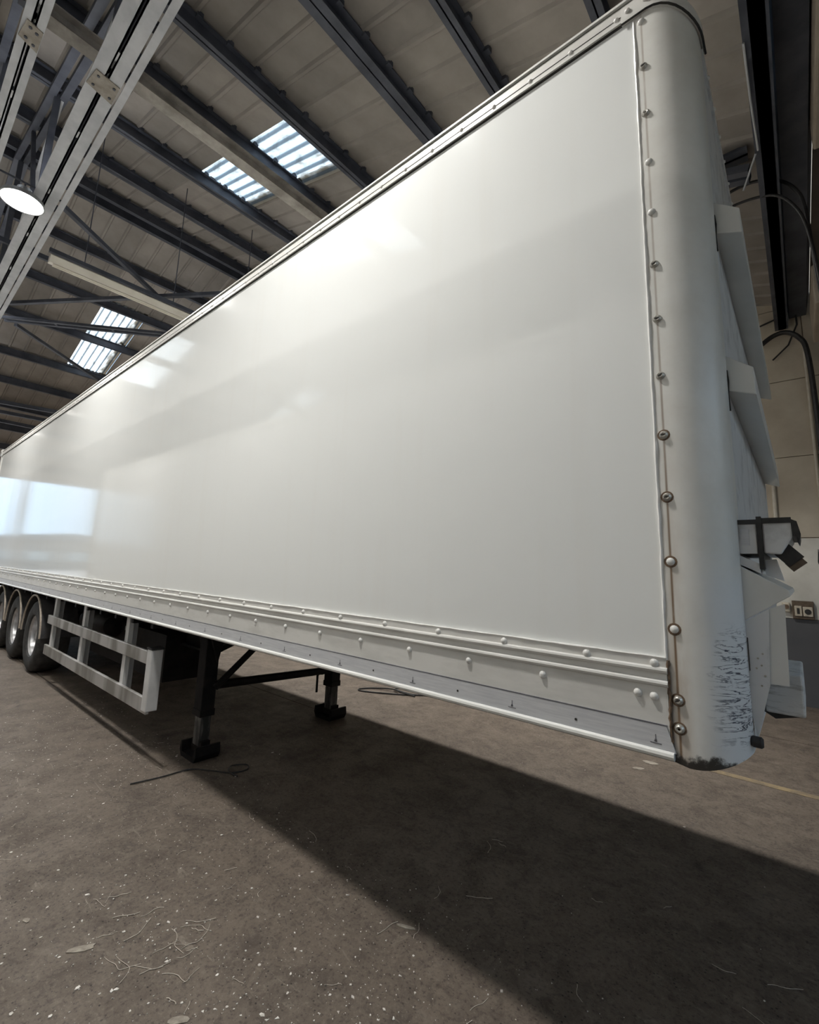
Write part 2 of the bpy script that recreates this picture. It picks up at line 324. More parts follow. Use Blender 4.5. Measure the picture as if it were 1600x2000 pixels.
# ---- walls
FARY = 7.05
wf = part('wall_far', MB().box(-24.4, 5.4, FARY, FARY + 0.3, -0.3, 9.6), M['mortar']); tag(wf, 'cream painted block wall with a dark grey dado', 'wall', kind='structure')
xs = [-24.4, -3.2, -2.3, -1.41, -0.52, 0.475, 1.4, 5.4]
zs = [1.175, 2.325, 3.53, 4.72, 5.90, 9.6]
for i in range(len(xs)-1):
    for k in range(len(zs)-1):
        mt = M['pale_wall'] if k == 0 else M['cream_wall']
        part('wall_block', MB().box(xs[i]+0.006, xs[i+1]-0.006, FARY-0.022-0.004*((i+k) % 2), FARY+0.01, zs[k]+0.006, zs[k+1]-0.006), mt, wf)
part('dado_panel', MB().box(-24.4, 5.4, FARY-0.030, FARY+0.01, 0, 1.172), M['dado'], wf)
part('wall_crack', MB().tube([(0.40, FARY-0.027, 2.16), (0.385, FARY-0.027, 1.98), (0.42, FARY-0.027, 1.84), (0.44, FARY-0.027, 1.66), (0.50, FARY-0.027, 1.64)], 0.008, 5), M['gap'], wf)
part('patch_edge', MB().box(0.40, 1.2, FARY-0.036, FARY-0.02, 2.12, 2.16), M['pale_wall'], wf)
wl = part('wall_left', MB().box(-24.4, 5.4, -14.3, -14.0, -0.3, 9.6), M['cream_wall']); tag(wl, 'cream wall along the side behind the camera', 'wall', kind='structure')
wfr = part('wall_front', MB().box(4.3, 4.6, -14, -3.6, -0.3, 9.6).box(4.3, 4.6, 2.0, FARY, -0.3, 9.6).box(4.3, 4.6, -3.6, 2.0, 4.3, 9.6), M['cream_wall']); tag(wfr, 'cream end wall with an unseen open doorway ahead of the trailer nose, shaped to light the post', 'wall', kind='structure')  # doorway is out of view, sized and placed to daylight the corner post
mb = MB().box(-24.4, -24.1, -14, -4.75, -0.3, 9.6).box(-24.4, -24.1, 3.0, FARY, -0.3, 9.6).box(-24.4, -24.1, -4.75, 3.0, 5.05, 9.6)
wr = part('wall_rear', mb, M['cream_wall']); tag(wr, 'end wall with a tall open vehicle doorway', 'wall', kind='structure')
part('door_post', MB().box(-24.35, -24.05, -2.32, -2.08, 0, 5.05), M['steel_grey'], wr)
part('door_post', MB().box(-24.30, -24.12, -1.86, -1.80, 0, 5.05), M['steel_grey'], wr)
# buildings across the yard, seen only mirrored in the gloss
for lab, x, y0, y1, h in (('low brown building across the yard straight behind the trailers', -70, -26, -4, 3.4), ('low brown shed across the yard towards the far wall side', -78, 2, 26, 2.9)):
    t = MB().box(x-10, x, y0, y1, 0, h); r = single('yard_building', t, M['brick'], lab, 'building')
    part('roof', MB().prism([(y0-0.4, h), (y1+0.4, h), ((y0+y1)/2, h+1.1)], 'x', x-10.2, x+0.2), M['tarmac'], r)
    for k in range(5): part('window', MB().box(x, x+0.05, y0+1.5+k*3.9, y0+3.6+k*3.9, 1.0, 2.1), M['pale_wall'], r)
fb = single('yard_building', MB().box(10, 16, -10, 10, 0, 4.9), M['pale_render'], 'unseen pale rendered building added outside the front doorway to bounce light', 'building')  # unseen building, added as a sunlit reflector throwing warm light on the corner post
part('roof', MB().box(9.8, 16.2, -10.2, 10.2, 4.9, 5.05), M['tarmac'], fb)
# ---- roof
SL = 0.296; XE, ZE = 0.20, 6.0; XR = -9.90; ZR = ZE + SL*(XE - XR); XB = -24.2
def roofz(x): return ZE + SL*(XE - x) if x >= XR else ZR - SL*(XR - x)
ceil = empty('ceiling', (0, 0, 0)); tag(ceil, 'pitched roof of brown cement sheets on dark steel purlins', 'roof', kind='structure')
PF = [0.19, -0.69, -1.74, -2.73, -4.15, -5.35, -6.92, -8.40, -9.90]
PBK = [-9.90, -11.30, -12.70, -14.15, -15.75, -17.10, -18.45, -19.85, -21.25, -22.65, -24.2]
def sheet_mesh(L, sl, width=1.0, pitch=1/3.0, name='roof_sheet', corr=False):
    prof = []
    if not corr:
        k = 0
        while k*pitch < width - 1e-6:
            y = k*pitch
            prof += [(y, 0.0), (y+0.020, -0.030), (y+0.052, -0.030), (y+0.072, 0.0)]; k += 1
        prof += [(width+0.012, 0.0)]
    else:
        nn = 48
        for i in range(nn+1):
            y = width*i/nn; a = (y/0.1667) % 1.0
            prof.append((y, 0.026*(1 if a < 0.35 else (-1 if 0.5 < a < 0.85 else (1-(a-0.35)/0.075 if a <= 0.5 else -1+(a-0.85)/0.075)))))
    mb = MB(); N = len(prof); ov = 0.05; xe = (L+ov)
    rows = [(0.03, -sl*0.03), (-xe, sl*xe)]
    for t in (0.0, 0.008):
        for x, z in rows:
            for y, pz in prof: mb.v.append((x, y, z + pz + t))
    for t in (0, 2*N):
        for i in range(N-1): mb.f.append((t+i, t+i+1, t+N+i+1, t+N+i))
    for r in (0, N):
        for i in range(N-1): mb.f.append((r+i, r+i+1, 2*N+r+i+1, 2*N+r+i))
    for i in (0, N-1): mb.f.append((i, N+i, 3*N+i, 2*N+i))
    return mb.mesh(name)
def is_light(front, row, y):
    if front: return row in (4, 5) and (abs(y-1.0) < 0.01 or abs(y+4.0) < 0.01)
    return row in (2, 3) and (abs(y-1.3) < 0.01 or abs(y+3.7) < 0.01 or abs(y+8.7) < 0.01)
lights_at = []
YF = [float(-7 + k) for k in range(14)]; YBK = [round(-6.7 + k, 1) for k in range(14)]
far_sheets = MB()
for front, PX, YY in ((True, PF, YF), (False, PBK, YBK)):
    for row in range(len(PX)-1):
        L = PX[row] - PX[row+1]; sl = SL if front else -SL
        me = sheet_mesh(L, sl); me.materials.append(M['sheet'])
        z0 = roofz(PX[row]) + 0.004*(row % 2)
        for y in YY:
            if is_light(front, row, y): lights_at.append((front, row, y, L, sl, PX[row], z0)); continue
            o = link('roof_sheet', me, None, ceil, (PX[row], y, z0))
        for k in range(-8, 0):
            y = round(YY[0] + k, 1)
            if is_light(front, row, y): lights_at.append((front, row, y, L, sl, PX[row], z0)); continue
            n0 = len(far_sheets.v); far_sheets.v += [(v.co.x+PX[row], v.co.y+y, v.co.z+z0) for v in me.vertices]
            far_sheets.f += [tuple(i+n0 for i in p.vertices) for p in me.polygons]
# the pitch beyond the valley gutter, ahead of the trailer nose
def pitch(xa, xb, ya, yb, mb):
    za, zb = 6.0+SL*(xa-0.6), 6.0+SL*(xb-0.6)
    return mb.add([(xa, ya, za), (xb, ya, zb), (xb, yb, zb), (xa, yb, za), (xa, ya, za+0.02), (xb, ya, zb+0.02), (xb, yb, zb+0.02), (xa, yb, za+0.02)], [(0,1,2,3),(4,5,6,7),(0,1,5,4),(1,2,6,5),(2,3,7,6),(3,0,4,7)])
pitch(0.6, 5.4, -15, 7.1, far_sheets)
tag(part('far_roof_sheets', far_sheets, M['sheet_rough'], ceil), kind='stuff')
part('ridge_capping', MB().prism([(XR-0.35, ZR-0.08), (XR, ZR+0.03), (XR+0.35, ZR-0.08), (XR, ZR+0.06)], 'y', -15, FARY), M['sheet'], ceil)
part('verge_flashing', MB().bar((0.35, 7.03, roofz(0.20)-0.03), (XR, 7.03, roofz(XR)+0.02), 0.14, 0.06), M['sheet'], ceil)
# purlins
def purlin(x, wd=0.085, dp=0.20, front=True):
    z = roofz(x) - 0.045; t = 0.012
    mb = MB().box(x-t/2, x+t/2, -14, FARY, z-dp, z).box(x-wd/2, x+wd/2, -14, FARY, z-0.014, z).box(x-wd/2, x+wd/2, -14, FARY, z-dp, z-dp+0.014)
    p = part('purlin', mb, M['steel_dark'], ceil)
    c = MB(); s = 1 if front else -1
    for k in range(22):
        y = (-0.30 if front else -0.04) + k/3.0 + 0.036 - 1.0/3
        c.box(x+s*wd*0.4, x+s*(wd*0.4+0.05), y-0.030, y+0.030, z-0.045, z+0.012)
    tag(part('sheet_clips', c, M['steel_dark'], p), kind='stuff')
for x in PF[1:-1]: purlin(x, 0.17 if x == -2.73 else 0.105, 0.20)
purlin(XR+0.16); purlin(XR-0.16, front=False)
for x in PBK[1:-1]: purlin(x, front=False)
# rooflights
cnt = 0; seen = {}
for front, row, y, L, sl, x0, z0 in lights_at:
    key = (front, y); seen.setdefault(key, []).append((row, L, sl, x0, z0))
names = {(True, 1.0): 'large bright corrugated rooflight above the middle of the trailer', (False, 1.3): 'small bright corrugated rooflight at left behind crossing braces',
         (True, -4.0): 'corrugated rooflight on the near roof pitch above the parked neighbour', (False, -3.7): 'corrugated rooflight on the far roof pitch above the parked neighbour',
         (False, -8.7): 'corrugated rooflight on the far roof pitch near the left wall'}
for key, L_ in seen.items():
    cnt += 1; wroot = empty('window_%d' % cnt, (L_[0][3], key[1], L_[0][4])); tag(wroot, names[key], 'rooflight', kind='structure')
    for row, L, sl, x0, z0 in L_:
        link('translucent_sheet', sheet_mesh(L, sl, corr=True, name='translucent_sheet'), M['rooflight'], wroot, (x0-L_[0][3], 0, z0-L_[0][4]))
# valley gutter and eaves beams at the nose end
vb = part('trim_1', MB().box(0.205, 0.30, -14, FARY, 5.55, 5.98), M['steel_dark']); tag(vb, 'dark steel eaves beam at the foot of the roof pitch', 'beam', kind='structure')
part('lower_flange', MB().box(0.16, 0.32, -14, FARY, 5.55, 5.575), M['steel_dark'], vb)
gu = part('trim_2', MB().prism([(0.33, 6.05), (0.36, 5.72), (0.52, 5.72), (0.58, 6.05), (0.60, 6.05), (0.54, 5.70), (0.34, 5.70), (0.31, 6.05)], 'y', -14, FARY), M['steel_dark']); tag(gu, 'dark valley gutter running behind the eaves beam', 'gutter', kind='structure')

# ---- trusses
def truss(ylo, yhi, label, plates=(-4.3,), slot=True, mat='steel_grey'):
    ym = (ylo+yhi)/2; r = empty('roof_truss', (XR, ym, 5.95)); tag(r, label, 'truss', 'roof trusses')
    Z0 = 5.95; g = 0.007; xa, xb = 0.1, -20.3
    for a, b in ((ylo, ym-g), (ym+g, yhi)):
        mb = MB().box(xb, xa, a, b, Z0, Z0+0.014)
        e = a if a == ylo else b - 0.014
        mb.box(xb, xa, ym-g-0.012 if a == ylo else ym+g, ym-g if a == ylo else ym+g+0.012, Z0, Z0+0.10)
        part('bottom_chord', mb, M[mat], r)
    # packing pieces closing the slot
    for x in [xa-0.6-1.15*k for k in range(18)]: part('packing_piece', MB().box(x-0.05, x+0.05, ym-g, ym+g, Z0+0.0, Z0+0.05), M[mat], r)
    for x in plates:
        part('gusset_plate', MB().prism([(x-0.10, ylo+0.005), (x+0.10, ylo+0.03), (x+0.07, yhi-0.005), (x-0.16, yhi-0.005)], 'z', Z0-0.012, Z0), M['plate_rust'], r)
        for dx, dy in ((-0.07, 0.05), (0.05, 0.06), (-0.10, yhi-ylo-0.04), (0.03, yhi-ylo-0.04)): part('bolt', MB().lathe([(0, -0.022), (0.012, -0.02), (0.012, -0.012)], (x+dx, ylo+dy, Z0), 'z', 8), M['steel_dark'], r)
    # rafters
    for sgn, xs_, xe_ in ((1, 0.1, XR), (-1, XR, xb)):
        for dy in (-0.06, 0.06):
            part('rafter', MB().bar((xs_, ym+dy, roofz(xs_)-0.31), (xe_, ym+dy, roofz(xe_)-0.31), 0.08, 0.08), M['steel_dark'], r)
    nodes = [-1.74, -4.15, -6.95, XR, -12.7, -15.75, -18.45]
    for i, x in enumerate(nodes):
        part('web_vertical', MB().bar((x, ym, Z0+0.02), (x, ym, roofz(x)-0.30), 0.07, 0.07, (1,0,0)), M['steel_dark'], r)
        part('node_plate', MB().prism([(x-0.22, Z0+0.02), (x+0.22, Z0+0.02), (x+0.12, Z0+0.24), (x-0.12, Z0+0.24)], 'y', ym-0.008, ym+0.008), M[mat], r)
        if i+1 < len(nodes):
            x2 = nodes[i+1]
            a, b = ((x, roofz(x)-0.33), (x2, Z0+0.05)) if x2 >= XR else ((x, Z0+0.05), (x2, roofz(x2)-0.33))
            part('web_diagonal', MB().bar((a[0], ym+0.04, a[1]), (b[0], ym+0.04, b[1]), 0.06, 0.06), M[mat], r)
            xm = (x+x2)/2
            part('web_diagonal', MB().bar((xm, ym-0.04, roofz(xm)-0.33), (x if x2 >= XR else x2, ym-0.04, Z0+0.05), 0.05, 0.05), M['steel_dark'], r)
    return r
t1 = truss(-1.02, -0.79, 'grey steel truss with slotted bottom chord, nearer the trailer side', (-4.3, -10.6))
part('side_rail', MB().box(-20.3, 0.1, -0.745, -0.715, 5.95, 6.02).box(-20.3, 0.1, -0.775, -0.745, 5.95, 5.958), M['steel_grey'], t1)
for x in [-0.4-0.62*k for k in range(24)]: part('rail_cleat', MB().box(x-0.04, x+0.04, -0.80, -0.74, 5.975, 6.03), M['steel_dark'], t1)
t2 = truss(-1.50, -1.355, 'grey steel truss with slotted bottom chord, farther from the trailer, at the left edge', (-4.3,))
t3 = truss(3.40, 3.60, 'dark steel truss beyond the trailer, glimpsed past its nose', (), mat='steel_dark')
t4 = truss(-7.30, -7.06, 'grey steel truss above the far side of the neighbouring trailer', ())
# tie beams along the purlin direction between trusses
single('tie_beam', MB().box(-4.42, -4.28, -1.46, FARY, 6.20, 6.215).box(-4.42, -4.28, -1.46, FARY, 6.335, 6.35).box(-4.358, -4.342, -1.46, FARY, 6.21, 6.34), M['tie'], 'dusty brown tie beam crossing under the large rooflight', 'beam')
single('tie_beam', MB().bar((-8.1, -1.4, 6.10), (-8.1, FARY, 6.10), 0.05, 0.07), M['steel_dark'], 'thin dark tie bar alongside the long cream light fitting', 'beam')
# wind braces fanning from the truss node at left
BR = [((-6.95, -0.65, 6.3), (-9.2, 2.45, 6.3), 'slim dark brace crossing from the truss above the cream light fitting', 1),
      ((-10.46, -0.65, 6.22), (-5.02, 2.91, 6.22), 'slim grey brace running behind the cream light fitting to the trailer roof edge', 1),
      ((-11.25, -0.64, 6.20), (-8.15, 2.93, 6.20), 'double angle brace crossing in front of the small rooflight', 2),
      ((-11.6, -0.40, 6.3), (-15.2, 3.3, 6.3), 'slim grey brace descending below the small rooflight', 1)]
for a, b, lab, nn in BR:
    mb = MB(); d = (Vector(b)-Vector(a)).normalized(); s_ = d.cross(Vector((0,0,1))).normalized()*0.065
    if nn == 1: mb.bar(a, b, 0.06, 0.06)
    else:
        mb.bar(Vector(a)+s_, Vector(b)+s_, 0.05, 0.05); mb.bar(Vector(a)-s_, Vector(b)-s_, 0.05, 0.05)
        for k in (0.2, 0.42, 0.64, 0.86):
            p = Vector(a).lerp(Vector(b), k); mb.bar(p-s_, p+s_, 0.04, 0.04)
    single('wind_brace', mb, M['steel_dark'], lab, 'brace', 'roof wind braces')
for k, (x, yb, lab) in enumerate(((-16.6, 3.3, 'dark brace low at the left edge, nearest of the three far braces'), (-17.7, 3.3, 'dark brace low at the left edge, middle of the three far braces'), (-18.8, 3.3, 'dark brace low at the left edge, farthest of the three far braces'))):
    single('wind_brace', MB().bar((x, -0.6, 5.86), (x+0.9-k*0.5, yb, 5.86), 0.09, 0.10), M['steel_dark'], lab, 'brace', 'roof wind braces')

# ---- lamps
LX = [-1.90, -6.45, -11.0, -15.6, -19.5]
where = ['over the trailer fronts', 'over the landing legs', 'over the trailer wheels', 'behind the trailer tails', 'nearest the open doorway']
def lamp(x, y, label, power, spread=150):
    z = 5.80; r = empty('high_bay_lamp', (x, y, z)); tag(r, label, 'lamp', 'high bay lamps')
    part('housing', MB().lathe([(0.0, 0.16), (0.07, 0.155), (0.08, 0.07), (0.20, 0.03), (0.215, -0.02), (0.20, -0.02), (0.19, 0.015), (0.0, 0.02)], (x, y, z), 'z', 24), M['lamp_housing'], r, True)
    part('lens', MB().lathe([(0.0, -0.022), (0.12, -0.018), (0.19, -0.004), (0.0, -0.002)], (x, y, z), 'z', 24), M['lens'], r, True)
    part('hook', MB().tube([(x, y, z+0.15), (x, y, z+0.24)], 0.010, 6).tube([(x, y-0.32, z+0.235), (x, y+0.36, z+0.235)], 0.012, 6), M['steel_dark'], r)
    ld = bpy.data.lights.new('lamp_light', 'AREA'); ld.shape = 'DISK'; ld.size = 0.38; ld.energy = power; ld.spread = math.radians(spread); ld.color = (1.0, 0.98, 0.935)
    lo = bpy.data.objects.new('lamp_light', ld); COL.objects.link(lo); lo.parent = r; lo.location = (0, 0, -0.035)
    ud = bpy.data.lights.new('lamp_uplight', 'AREA'); ud.shape = 'DISK'; ud.size = 0.30; ud.energy = power*0.13; ud.color = (0.93, 0.96, 1.0)
    uo = bpy.data.objects.new('lamp_uplight', ud); COL.objects.link(uo); uo.parent = r; uo.location = (0, 0, 0.26); uo.rotation_euler = (PI, 0, 0)
    return r
for i, x in enumerate(LX):
    lab = 'blazing round high bay lamp between the twin trusses at upper left' if i == 1 else 'round high bay lamp over the gap between trailers, ' + where[i]
    lamp(x, -1.10, lab, LAMP_W)
    lamp(x, 3.62, 'round high bay lamp over the aisle by the far wall, ' + where[i], LAMP_W*1.05, 110)
    lamp(x, -6.90, 'round high bay lamp beyond the neighbouring trailer, ' + where[i], LAMP_W*1.9, 150)
# ---- long unlit fluorescent fittings
def fitting(x, z, y0, y1, label):
    r = empty('fluorescent_fitting', (x, y0, z)); tag(r, label, 'light fitting', 'long fluorescent fittings')
    part('trough', MB().prism([(x-0.10, z), (x+0.02, z-0.02), (x+0.07, z+0.07), (x+0.05, z+0.09), (x-0.08, z+0.09)], 'y', y0, y1), M['trough'], r)
    part('spine', MB().box(x+0.06, x+0.11, y0-0.03, y1, z+0.09, z+0.15), M['steel_dark'], r)
    for k in range(2): part('tube', MB().tube([(x-0.06+0.06*k, y0+0.05, z-0.028-0.004*k), (x-0.06+0.06*k, y1, z-0.028-0.004*k)], 0.012, 8), M['trough'], r)
    for k in range(3): part('hanger', MB().bar((x+0.085, y0+0.4+k*1.3, z+0.15), (x+0.085, y0+0.4+k*1.3, roofz(x)-0.05), 0.012, 0.012), M['steel_dark'], r)
fitting(-7.82, 5.94, -0.58, 2.6, 'long unlit cream fluorescent fitting above the trailer roof edge')
fitting(-20.2, 6.00, 0.2, 3.0, 'far cream fluorescent fitting low at the left edge')
# ---- duct, hoses, cables and wiring at right
d = single('duct', MB().box(0.555, 0.90, 1.0, 3.25, 5.48, 5.84), M['duct'], 'beige boxed duct running along the roof valley, upper right corner', 'duct', bevel=0.02)
part('duct_bracket', MB().box(0.60, 0.86, 2.62, 2.66, 5.46, 5.49), M['steel_dark'], d)
d = single('duct', MB().box(0.553, 0.66, 5.15, 6.35, 4.95, 5.45), M['duct'], 'narrow beige duct drop beside the far wall', 'duct', bevel=0.02)
single('air_hose', MB().tube(curve_pts([(-0.20, 3.75, 5.72), (-0.084, 3.75, 5.79), (0.114, 3.75, 5.80), (0.317, 3.75, 5.70), (0.441, 3.75, 5.52), (0.489, 3.75, 5.30), (0.512, 3.75, 4.767), (0.54, 3.75, 4.2)], 5), 0.016, 10), M['hose'], 'black hose arching down the roof valley, upper of two', 'hose', smooth=True)
single('air_hose', MB().tube(curve_pts([(-0.20, 3.70, 5.52), (-0.071, 3.70, 5.58), (0.142, 3.70, 5.57), (0.301, 3.70, 5.50), (0.423, 3.70, 5.30), (0.481, 3.70, 5.077), (0.517, 3.70, 4.735), (0.55, 3.70, 4.2)], 5), 0.014, 10), M['hose'], 'black hose arching down the roof valley, lower of two', 'hose', smooth=True)
single('air_hose', MB().tube(curve_pts([(-0.05, 6.85, 5.28), (0.12, 6.85, 5.40), (0.28, 6.85, 5.42), (0.42, 6.85, 5.30), (0.50, 6.85, 5.05), (0.53, 6.85, 4.2), (0.54, 6.9, 3.0), (0.53, 6.95, 2.2)], 5), 0.034, 10), M['hose'], 'thick black cable bending down the cream far wall', 'hose', smooth=True)
single('cable', MB().tube([(-0.02, 6.95, 5.66), (0.2, 6.95, 5.72), (0.42, 6.95, 5.86)], 0.014, 8).tube([(0.42, 6.95, 5.86), (0.42, 6.95, 5.55), (0.30, 6.95, 5.25), (0.10, 6.95, 5.06)], 0.012, 8), M['hose'], 'thin black cable loop high on the cream far wall', 'cable', smooth=True)
single('hanging_wire', MB().tube([(0.165, 1.9, 5.54), (0.17, 2.4, 5.52), (0.185, 3.0, 5.53), (0.185, 3.05, 5.60), (0.10, 3.1, 5.40), (0.05, 3.15, 5.30)], 0.008, 6), M['steel_grey'], 'thin pale wire hanging along the eaves beam', 'wire', smooth=True)
single('conduit', MB().tube([(-0.045, FARY-0.05, 2.3), (-0.03, FARY-0.05, 3.3)], 0.028, 10), M['conduit'], 'short pale vertical conduit on the far wall behind the nose', 'conduit', smooth=True)
single('conduit', MB().tube([(0.475, FARY-0.05, 2.9), (0.475, FARY-0.05, 5.2)], 0.022, 10), M['conduit'], 'tall pale conduit on the far wall by the right edge', 'conduit', smooth=True)
so = single('socket_panel', MB().box(0.050, 0.285, FARY-0.075, FARY-0.03, 1.18, 1.43), M['socket_brown'], 'brown back box with two pale sockets on the far wall', 'socket', bevel=0.006)
part('socket_face', MB().box(0.075, 0.155, FARY-0.095, FARY-0.07, 1.22, 1.36), M['socket_pale'], so, bevel=0.006)
part('socket_face', MB().box(0.165, 0.27, FARY-0.095, FARY-0.07, 1.22, 1.35), M['socket_pale'], so, bevel=0.006)
part('socket_insert', MB().lathe([(0, -0.105), (0.036, -0.104), (0.038, -0.09)], (0.218, FARY, 1.285), 'y', 14), M['gap'], so)
part('socket_insert', MB().box(0.10, 0.128, FARY-0.104, FARY-0.09, 1.25, 1.33), M['gap'], so)
sw = single('wall_switch', MB().box(-0.06, 0.03, FARY-0.08, FARY-0.03, 1.26, 1.40), M['socket_pale'], 'round pale switch on the far wall left of the sockets', 'switch', bevel=0.02)
part('rocker', MB().lathe([(0, -0.095), (0.028, -0.093), (0.03, -0.078)], (-0.012, FARY, 1.34), 'y', 14), M['rust'], sw)

# ================================================================== the trailer
TR = empty('box_trailer', (0, 0, 0)); tag(TR, 'long white box semi-trailer with glossy riveted side on its landing legs', 'trailer')
XT = -13.60; XS = -0.147; WID = 2.50; ZT = 4.005
def tp_(name, mb, mat, smooth=False, bevel=0.0, parent=None): return part(name, mb, M[mat], parent or TR, smooth, bevel)
tp_('side_panel', MB().box(XT+0.05, XS, 0.0, 0.045, 1.42, 3.93), 'gel')
tp_('side_panel', MB().box(XT+0.05, XS, WID-0.045, WID, 1.42, 3.93), 'white_paint')
tp_('roof_panel', MB().box(XT+0.02, XS, 0.03, WID-0.03, 3.95, 3.99), 'white_paint')
for y0, s in ((0.0, 1), (WID, -1)):
    rl = tp_('roof_rail', MB().prism([(y0-0.014*s, 3.914), (y0-0.014*s, 3.984), (y0+0.03*s, 3.988), (y0+0.03*s, 3.914)], 'x', XT, XS+0.02), 'rail_white')
    if s == 1:
        tp_('rail_lip', MB().prism([(-0.022, 3.992), (-0.020, 4.006), (0.06, 4.010), (0.06, 3.992)], 'x', XT, XS+0.03), 'rail_white', parent=rl)
        tp_('rail_groove', MB().box(XT, XS+0.02, -0.010, 0.03, 3.984, 3.992), 'gap', parent=rl)
        tp_('rail_seam', MB().box(XT, XS+0.02, -0.006, 0.01, 3.906, 3.914), 'gap', parent=rl)
        tp_('rail_line', MB().box(XT, XS+0.02, -0.0155, -0.010, 3.938, 3.9405), 'gap', parent=rl)
# bottom rail
br = tp_('bottom_rail', MB().box(XT, XS, -0.010, 0.04, 1.155, 1.447), 'rail_white')
for z in (1.408, 1.368): tp_('rail_rib', MB().tube([(XT, -0.010, z), (XS+0.002, -0.010, z)], 0.0105, 10), 'rail_white', True, parent=br)
tp_('rail_lip', MB().tube([(XT, -0.012, 1.160), (XS+0.01, -0.012, 1.160)], 0.013, 10), 'white_paint', True, parent=br)
tp_('rail_strip', MB().prism([(-0.1325, 1.170), (XS-0.008, 1.243), (XT, 1.243), (XT, 1.170)], 'y', -0.0135, -0.009), 'alu', parent=br)
tp_('strip_edge', MB().box(XT, XS-0.006, -0.0142, -0.009, 1.243, 1.2465), 'mark', parent=br)
tp_('bottom_rail', MB().box(XT, XS, WID-0.04, WID+0.010, 1.155, 1.447), 'rail_white')
# printed marks on the strip
for k in range(26):
    x = -0.187 - 0.494*k
    mk = MB().box(x-0.016, x+0.016, -0.0144, -0.0130, 1.187, 1.1895).box(x-0.003, x+0.003, -0.0144, -0.0130, 1.192, 1.200).box(x-0.0012, x+0.0012, -0.0144, -0.0130, 1.200, 1.214).box(x-0.005, x+0.004, -0.0144, -0.0130, 1.1935, 1.1955)
    tp_('printed_mark', mk, 'mark', parent=br)
    if k < 12: tp_('drilled_hole', MB().lathe([(0, -0.0148), (0.0045, -0.0147), (0.0045, -0.0130)], (x-0.25, 0, 1.201), 'y', 8), 'gap', parent=br)
# dome rivets (shared meshes)
def dome(r, h, name='rivet'):
    return MB().lathe([(r*math.cos(a), -h*math.sin(a)) for a in [PI/2*i/4 for i in range(5)]], (0, 0, 0), 'y', 12).mesh(name, smooth=True)
dm_b = dome(0.0135, 0.011); dm_b.materials.append(M['rivet_white'])
dm_t = dome(0.0105, 0.008); dm_t.materials.append(M['rivet_white'])
dm_p = dome(0.0130, 0.010); dm_p.materials.append(M['rivet_white'])
dm_s = MB().lathe([(0.004, -0.0095), (0.008, -0.0105), (0.013, -0.006), (0.0145, 0.0)], (0, 0, 0), 'y', 14).mesh('rivet', smooth=True); dm_s.materials.append(M['rivet_steel'])
ring = MB().lathe([(0.0, -0.0012), (0.0185, -0.0012), (0.0195, 0.0)], (0, 0, 0), 'y', 14).mesh('rust_ring'); ring.materials.append(M['rust'])
slot_me = MB().box(-0.0075, 0.0075, -0.0115, -0.0085, -0.002, 0.002).mesh('rivet_slot'); slot_me.materials.append(M['gap'])
for k in range(41): link('rivet', dm_b, None, br, (-0.395-0.323*k, -0.010, 1.4275))
link('rivet', dm_b, None, br, (-0.182, -0.010, 1.4275))
for k in range(41): link('rivet', dm_b, None, br, (-0.234-0.323*k, -0.010, 1.329))
link('rivet', dm_b, None, br, (-0.186, -0.010, 1.326))
for k in range(70): link('rivet', dm_t, None, TR, (-0.208-0.1897*k, -0.014, 3.941))
# front corner post
RC = 0.150
prof = [(XS-0.003, -0.003), (-0.10, -0.003)] + [(-0.10+RC*math.sin(a), -0.003+RC-RC*math.cos(a)) for a in [PI/2*i/14 for i in range(1, 15)]] + [(0.05, 0.20), (0.03, 0.20), (0.03, 0.16), (-0.10, 0.04), (XS-0.003, 0.03)]
def post_mesh():
    mb = MB(); zz = [1.136, 1.150, 1.20, 3.70, 3.88, 3.93]; N = len(prof)
    for z in zz:
        for i, (x, y) in enumerate(prof):
            t = max(0.0, (x+0.10)/0.15)
            zl = z
            if z < 1.16: zl = z + 0.05*t*t*(1 if z < 1.14 else 0.9) - (0.0 if x > -0.11 else -0.01)
            if z > 3.9: zl = z - 0.10*t
            elif z > 3.8: zl = z - 0.07*t
            mb.v.append((x, y, zl))
    for k in range(len(zz)-1):
        for i in range(N): mb.f.append((k*N+i, k*N+(i+1) % N, (k+1)*N+(i+1) % N, (k+1)*N+i))
    mb.f.append(tuple(range(N))[::-1]); mb.f.append(tuple((len(zz)-1)*N+i for i in range(N)))
    return mb
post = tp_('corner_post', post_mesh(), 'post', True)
pmir = MB(); pm_ = post_mesh(); pmir.v = [(x, WID-y, z) for x, y, z in pm_.v]; pmir.f = pm_.f
tp_('corner_post', pmir, 'white_paint', True)
# corner capping over the post
cap = MB(); pr2 = [(-0.19, -0.016), (-0.10, -0.016)] + [(-0.10+(RC+0.012)*math.sin(a), -0.003+RC-(RC+0.012)*math.cos(a)) for a in [PI/2*i/10 for i in range(1, 11)]] + [(0.062, 0.22), (-0.10, 0.22), (-0.19, 0.10)]
N = len(pr2)
for lvl in (0, 1, 2):
    for x, y in pr2:
        t = max(0.0, (x+0.10)/0.162); s_ = (1.0, 1.0, 0.9)[lvl]
        z = (3.905, 3.975, 3.998)[lvl] - 0.105*t*t - (0.0, 0.02*t, 0.03*t)[lvl]
        cap.v.append((-0.12+(x+0.12)*s_ if lvl == 2 else x, y if lvl < 2 else 0.1+(y-0.1)*s_, z))
for k in (0, 1):
    for i in range(N): cap.f.append((k*N+i, k*N+(i+1) % N, (k+1)*N+(i+1) % N, (k+1)*N+i))
cap.f.append(tuple(range(N))[::-1]); cap.f.append(tuple(2*N+i for i in range(N)))
post['label'] = 'rounded front corner post with rust streaks and dark scuffs'
cp = tp_('corner_cap', cap, 'rail_white', True)
